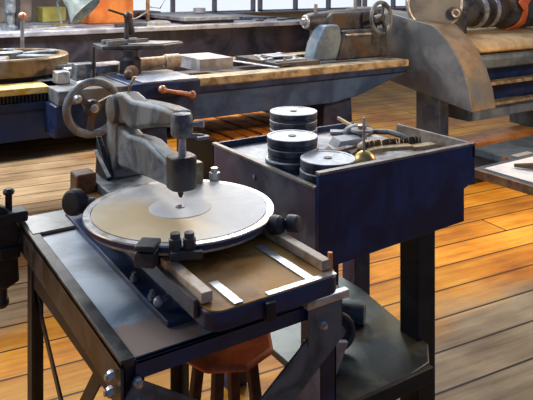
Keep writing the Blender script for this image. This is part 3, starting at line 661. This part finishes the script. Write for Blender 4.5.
obj('clamp_stud', MB().cyl((3.80, 4.4, 1.35), (3.80, 4.4, 1.46), .014), 'greyplate', ts)

# slatted timber stand beneath
cr = thing('slatted_cabinet', 'low black cabinet topped with orange timber slats, beyond the blue bench', 'cabinet', (2.7, 4.6, 0))
for k in range(7):
    x0 = 2.27 + k * .125
    obj('slat', MB().box(x0, x0 + .10, 4.13, 4.92, .425 + .006 * (k % 2), .45 + .006 * (k % 2)), 'crate_wood', cr, .004)
obj('cabinet', MB().box(2.29, 3.11, 4.15, 4.90, .04, .424), 'black', cr, .006)['label'] = 'black closed cabinet under the slats'
obj('plinth', MB().box(2.32, 3.08, 4.20, 4.86, 0, .04), 'black', cr)

# ------------------------------------------------------------------ large grey lathe on the right
g = thing('large_lathe', 'large grey lathe with a curved end guard and belt drum, right of the tailstock', 'lathe', (4.8, 4.2, 0))
gp = [(3.44, .56), (3.47, .72), (3.53, .88), (3.62, 1.03), (3.74, 1.15), (3.86, 1.235), (4.40, 1.325), (5.0, 1.36), (5.0, .80), (4.25, .68)]
obj('end_guard', MB().prism(gp, 4.20, 4.215, 'x'), 'guard', g, .004)['label'] = 'flat grey end plate with a quarter-round edge'
obj('guard_band', MB().prism(gp, 4.216, 4.50, 'x'), 'guard_side', g, .008)['label'] = 'brownish curved band behind the end plate'
obj('leg', MB().box(4.23, 4.34, 3.80, 4.08, 0, .66), 'bluegrey', g, .01)
obj('leg', MB().box(5.9, 6.15, 3.80, 4.35, .12, .72), 'bluegrey', g, .01)
obj('bed', MB().box(4.5, 8.0, 3.72, 4.10, .40, .52), 'bluegrey', g, .01)
obj('bed_rail', MB().box(4.5, 8.0, 3.66, 3.76, .52, .545), 'way', g, .004)
obj('bed_rail', MB().box(4.5, 8.0, 3.66, 3.76, .70, .73), 'way', g, .004)
obj('bed_web', MB().box(4.5, 8.0, 3.80, 3.9, .545, .93), 'bench_navy', g, .004)
obj('upper_bed', MB().prism([(3.66, .85), (3.62, .95), (3.68, 1.0), (4.5, 1.0), (4.5, .85)], 4.5, 8.0, 'x'), 'bluegrey', g, .02)
pn = MB().prism([(3.60, 1.0), (3.58, 1.03), (3.66, 1.09), (3.82, 1.12), (4.5, 1.14), (4.5, 1.0)], 4.5, 8.0, 'x', True)
obj('drip_pan', pn, 'tan', g, .02)['label'] = 'tan rounded pan below the drum'
prf = [(.10, 0), (.10, .10), (.16, .11), (.17, .18), (.165, .26), (.13, .28), (.13, .34), (.17, .35), (.175, .44), (.12, .46), (.12, .50), (.18, .52), (.185, .64), (.15, .66), (.15, .78), (.20, .80), (.20, 1.3), (.14, 1.32), (.14, 2.5)]
obj('drum', MB().rev(prf, (4.75, 4.2, 1.34), (1, 0, 0), 40), 'cast_dark', g)
for x in (5.10, 5.28): obj('drum_band', MB().rev([(.178, 0), (.187, .004), (.187, .05), (.178, .054)], (x, 4.2, 1.34), (1, 0, 0), 40), 'steel', g)
obj('drive_belt', MB().rev([(.202, 0), (.212, .004), (.212, .14), (.202, .144)], (5.62, 4.2, 1.34), (1, .12, 0), 40).bar((5.60, 3.98, 1.36), (5.9, 4.02, 1.68), .012, .13, (0, 1, 0)), 'orange_belt', g)['label'] = 'orange drive belt round the drum'
obj('gear_cover', MB().rev([(.12, 0), (.235, .005), (.245, .02), (.245, .12), (.235, .13)], (4.46, 4.10, 1.42), (-.6, -.8, 0), 44), 'guard', g)
obj('cover_ring', MB().torus((4.385, 4.0, 1.42), .235, .014, (-.6, -.8, 0)), 'steel', g)
obj('cover_bolt', MB().rev([(.055, 0), (.055, .05), (.03, .055), (.03, .08)], (4.52, 3.90, 1.335), (-.6, -.8, 0), 28), 'cast_dark', g)
obj('cover_nut', MB().torus((4.475, 3.84, 1.335), .03, .010, (-.6, -.8, 0)), 'steel', g)
obj('bearing_block', MB().box(4.56, 4.80, 3.98, 4.42, 1.13, 1.34), 'cast_dark', g, .02)

tag(obj('timber_skid', MB().box(4.36, 7.5, 3.92, 4.22, 0, .12), 'orange_wood', loc=(5, 4, 0), bev=.006), 'broad orange timber skid on the floor under the large lathe', 'skid')
cb = thing('machine_base', 'blue-grey iron machine base with dark opening behind the corner table', 'base', (4.75, 3.2, 0))
obj('body', MB().box(4.52, 5.6, 3.25, 3.70, .0, .18), 'bluegrey', cb, .01)
obj('label_plate', MB().box(4.58, 4.80, 3.30, 3.36, .18, .183), 'white', cb)
obj('strut', MB().bar((4.34, 3.3, .012), (4.44, 3.3, .20), .03, .04), 'rust', cb)
obj('dark_box', MB().box(4.12, 4.50, 3.40, 3.8, 0, .13), 'black', cb, .01)

# ------------------------------------------------------------------ corner table on the right
rt = thing('corner_table', 'thin-topped metal table with papers at the right edge', 'table', (2.9, 1.5, 0))
obj('tabletop', MB().box(2.40, 3.6, .9, 1.97, .73, .75), 'rim_iron', rt, .004)
obj('edge_strip', MB().box(2.388, 2.399, .9, 1.97, .715, .755), 'rust', rt, .003)
for (x, y) in ((3.0, 1.1), (3.4, 1.1), (3.0, 1.7), (3.4, 1.7)): obj('leg', MB().box(x, x + .05, y, y + .05, 0, .73), 'black', rt, .003)
tag(obj('paper_sheet', MB().box(2.44, 2.85, 1.45, 1.93, .7505, .754), 'white', loc=(2.6, 1.7, .75)), 'large white sheet of paper on the table at the right edge', 'paper')
tag(obj('curved_tool', MB().tube([(2.56, 1.86, .765), (2.60, 1.80, .77), (2.66, 1.74, .772), (2.74, 1.70, .77), (2.84, 1.68, .768)], [.008, .014, .016, .014, .012]), 'rust', loc=(2.7, 1.75, .754)), 'brown curved tool lying across the middle of the white sheet', 'tool')
tag(obj('flat_bar', MB().bar((2.60, 1.72, .760), (2.72, 1.53, .760), .010, .03), 'cast', loc=(2.66, 1.62, .754)), 'grey flat bar on the near side of the white sheet', 'bar')
tag(obj('flat_bar', MB().bar((2.46, 1.50, .7545), (2.56, 1.40, .7545), .008, .04), 'disc_face', loc=(2.5, 1.45, .7505)), 'pale flat bar at the near end of the corner table', 'bar')

# ------------------------------------------------------------------ planer bed behind the lathe
pb = thing('planer_bed', 'long dark iron planer bed with pale top running behind the lathe', 'machine', (3, 7, 0))
obj('body', MB().box(-.8, 4.50, 6.0, 7.9, .25, 1.12), 'planer', pb, .01)
obj('foot', MB().box(-.6, .4, 6.1, 7.8, 0, .25), 'planer', pb, .01); obj('foot', MB().box(3.2, 4.2, 6.1, 7.8, 0, .25), 'planer', pb, .01)
obj('top_plate', MB().box(-.85, 4.6, 5.96, 7.95, 1.12, 1.165), 'planer_top', pb, .006)
obj('tee_slot', MB().box(-.85, 4.602, 6.9, 6.93, 1.1655, 1.167), 'black', pb)
sb = thing('surface_plate', 'thick grey surface plate lying on the planer bed', 'plate', (3.4, 6.7, 1.165))
obj('plate', MB().box(2.95, 3.62, 6.12, 7.4, 1.20, 1.235), 'greyplate', sb, .005); obj('ribs', MB().box(3.0, 3.58, 6.18, 7.3, 1.167, 1.20), 'planer', sb)
tag(obj('white_cup', MB().rev([(.05, 0), (.07, .01), (.075, .06), (.065, .065), (.06, .02)], (3.55, 6.95, 1.235)), 'white', loc=(3.55, 6.95, 1.235)), 'small white cup standing on the grey surface plate', 'cup')
wl = ['dark spanner lying nearest the surface plate', 'dark spanner second from the surface plate', 'dark spanner in the middle of the row of tools on the planer', 'dark spanner with its jaw to the tailstock end', 'dark spanner farthest right on the planer bed']
for k, (x, y, a) in enumerate([(3.80, 6.5, .1), (3.92, 6.95, -.6), (4.05, 6.35, .9), (4.25, 6.7, -.3), (4.38, 6.3, .5)]):
    spanner((x, y, 1.167), a, wl[k], .30, 'dark spanners on the planer bed', 'cast_dark', 1.7)
wl2 = ['bright spanner nearest the grey upright drill, on the planer', 'bright spanner lying in the middle, left of the desk lamp', 'bright spanner lying just left of the desk lamp base']
for k, (x, y, a) in enumerate([(1.40, 6.52, .3), (1.50, 6.18, .15), (1.66, 6.32, .1)]):
    spanner((x, y, 1.167), a, wl2[k], .26, 'bright spanners left of the desk lamp', 'steel', 1.5)

dl = thing('desk_lamp', 'grey-green metal desk lamp with tilted bell shade on the planer bed', 'lamp', (1.98, 6.4, 1.167))
shp = Vector((1.84, 6.3, 1.46)); sax = Vector((.55, -.45, -.70)).normalized()
obj('shade', MB().rev([(.04, -.10), (.075, -.07), (.10, -.01), (.115, .06), (.16, .14), (.185, .19), (.175, .188), (.11, .07)], shp, sax, 36), 'lamp_shade', dl)
obj('base', MB().rev([(.09, 0), (.09, .015), (.03, .03)], (1.80, 6.55, 1.167)), 'brass', dl)
obj('arm', MB().tube([(1.80, 6.55, 1.19), (1.76, 6.55, 1.4), (1.78, 6.36, 1.54)], .013), 'lamp_shade', dl)
tag(obj('orange_crate', MB().box(2.12, 2.62, 6.7, 7.1, 1.167, 1.60), 'orange_box', loc=(2.35, 6.9, 1.167), bev=.01), 'bright orange box standing on the planer bed behind the lathe lever', 'box')
tag(obj('yellow_tin', MB().box(1.80, 2.06, 7.3, 7.6, 1.167, 1.33), 'yellow_tin', loc=(1.9, 7.4, 1.167), bev=.008), 'yellow-green tin half hidden left of the desk lamp', 'tin')
tag(obj('brown_carton', MB().box(1.35, 1.72, 7.45, 7.85, 1.167, 1.48), 'shelf_brown', loc=(1.5, 7.6, 1.167), bev=.006), 'brown carton between the grey drill and the yellow-green tin', 'carton')
tag(obj('brown_carton', MB().box(2.75, 3.25, 7.4, 7.85, 1.167, 1.25), 'shelf_brown', loc=(3, 7.6, 1.167), bev=.006), 'flat brown carton just right of the orange box', 'carton')
dr = thing('upright_drill', 'grey upright hand drill standing at the left end of the planer bed', 'drill', (1.25, 6.2, 1.167))
obj('body', MB().rev([(.07, 0), (.07, .03), (.03, .05), (.03, .14), (.05, .16), (.05, .30), (.03, .33), (.03, .42)], (1.25, 6.25, 1.167)), 'cast', dr)
obj('column', MB().box(1.30, 1.34, 6.25, 6.29, 1.167, 1.6), 'black', dr)
lr = obj('stop_lever', MB().cyl((1.10, 5.06, .86), (1.10, 5.06, 1.33), .014).box(1.07, 1.13, 4.93, 5.08, .84, .88), 'greyplate', la); obj('ball', MB().sphere((1.10, 5.06, 1.35), .032), 'copper', lr)['label'] = 'copper ball'
wr = thing('wire_stand', 'round pale base with a thin post and looped wire beside the surface plate', 'stand', (2.85, 6.5, 1.167))
obj('base', MB().rev([(.13, 0), (.13, .02), (.09, .035), (.02, .04)], (2.76, 6.35, 1.167)), 'disc_face', wr)
obj('post', MB().cyl((2.66, 6.4, 1.19), (2.66, 6.4, 1.6), .02), 'rust', wr)
obj('wire', MB().tube([(2.66, 6.4, 1.35), (2.8, 6.4, 1.33), (2.88, 6.4, 1.45), (2.82, 6.4, 1.6)], .007).tube([(2.66, 6.4, 1.3), (2.5, 6.3, 1.24), (2.38, 6.25, 1.22)], .007), 'disc_face', wr)
for (x, lb) in ((2.28, 'small dark clamp block on the planer before the orange box'), (2.44, 'small dark clamp block on the planer beside the wire stand')):
    tag(obj('clamp_block', MB().prism([(x - .08, 6.10), (x + .08, 6.08), (x + .06, 6.2), (x - .06, 6.2)], 1.167, 1.20, 'z'), 'cast_dark', loc=(x, 6.15, 1.167), bev=.004), lb, 'clamp')

# ------------------------------------------------------------------ camera
cam = bpy.data.cameras.new('camera'); co = bpy.data.objects.new('camera', cam); COL.objects.link(co)
co.location = (0, 0, 1.6); co.rotation_euler = (PI / 2, 0, -math.radians(33))
cam.sensor_width = 36; cam.lens = 36 * 645 / 533
cam.shift_y = -217 / 533; cam.clip_start = .05
sc.camera = co

# ------------------------------------------------------------------ light
w = bpy.data.worlds.new('daylight'); sc.world = w; w.use_nodes = True
nt = w.node_tree; bg = nt.nodes['Background']
tc = nt.nodes.new('ShaderNodeTexCoord'); sx = nt.nodes.new('ShaderNodeSeparateXYZ'); nt.links.new(tc.outputs['Generated'], sx.inputs[0])
rp = nt.nodes.new('ShaderNodeValToRGB'); rp.color_ramp.elements[0].position = .45; rp.color_ramp.elements[0].color = (.08, .12, .21, 1)
rp.color_ramp.elements[1].position = .95; rp.color_ramp.elements[1].color = (.95, .98, 1.0, 1)
md = rp.color_ramp.elements.new(.70); md.color = (.17, .23, .34, 1)
mr = nt.nodes.new('ShaderNodeMapRange'); mr.inputs['From Min'].default_value = -1
# the bright part of the sky is low behind the windows (far side, a little to the right)
dt = nt.nodes.new('ShaderNodeVectorMath'); dt.operation = 'DOT_PRODUCT'; dt.inputs[1].default_value = (.42, .88, .20)
nt.links.new(tc.outputs['Generated'], dt.inputs[0]); nt.links.new(dt.outputs['Value'], mr.inputs['Value'])
nt.links.new(mr.outputs['Result'], rp.inputs['Fac']); nt.links.new(rp.outputs['Color'], bg.inputs['Color'])
bg.inputs['Strength'].default_value = 1.15

def area(loc, target, size, power, color, sy=None):
    l = bpy.data.lights.new('lamp', 'AREA'); l.energy = power; l.color = color; l.size = size
    if sy: l.shape = 'RECTANGLE'; l.size_y = sy
    o = bpy.data.objects.new('lamp', l); COL.objects.link(o); o.location = loc
    o.rotation_euler = (Vector(target) - Vector(loc)).to_track_quat('-Z', 'Y').to_euler()
area((3.6, 5.4, 3.4), (1.2, 1.9, .8), 1.3, 100, (.90, .95, 1.0))
area((-.4, 4.6, 3.2), (.7, 2.3, .6), 1.0, 75, (.86, .93, 1.0))  # added unseen cool light, brightens the steel table top
area((1.0, 5.45, 2.3), (1.3, 5.1, 0), .5, 58, (1, .98, .96))  # added unseen light that pales the back-left floor
area((2.9, 5.6, 2.2), (2.6, 4.5, .4), .4, 24, (1, .70, .40))  # added unseen warm light for the orange slats under the lathe
area((4.1, 1.75, 1.95), (2.9, 4.0, .2), .35, 55, (1, .66, .34))  # added warm light out of view, for slats, skid and right floor
area((-.9, 2.7, 1.7), (.8, 2.8, 0), .4, 11, (1, .78, .52))  # added unseen warm light for the floor below the table's left side

vs = sc.view_settings
vs.view_transform = 'Standard'; vs.look = 'None'; vs.gamma = 1; vs.use_curve_mapping = False; vs.exposure = 0
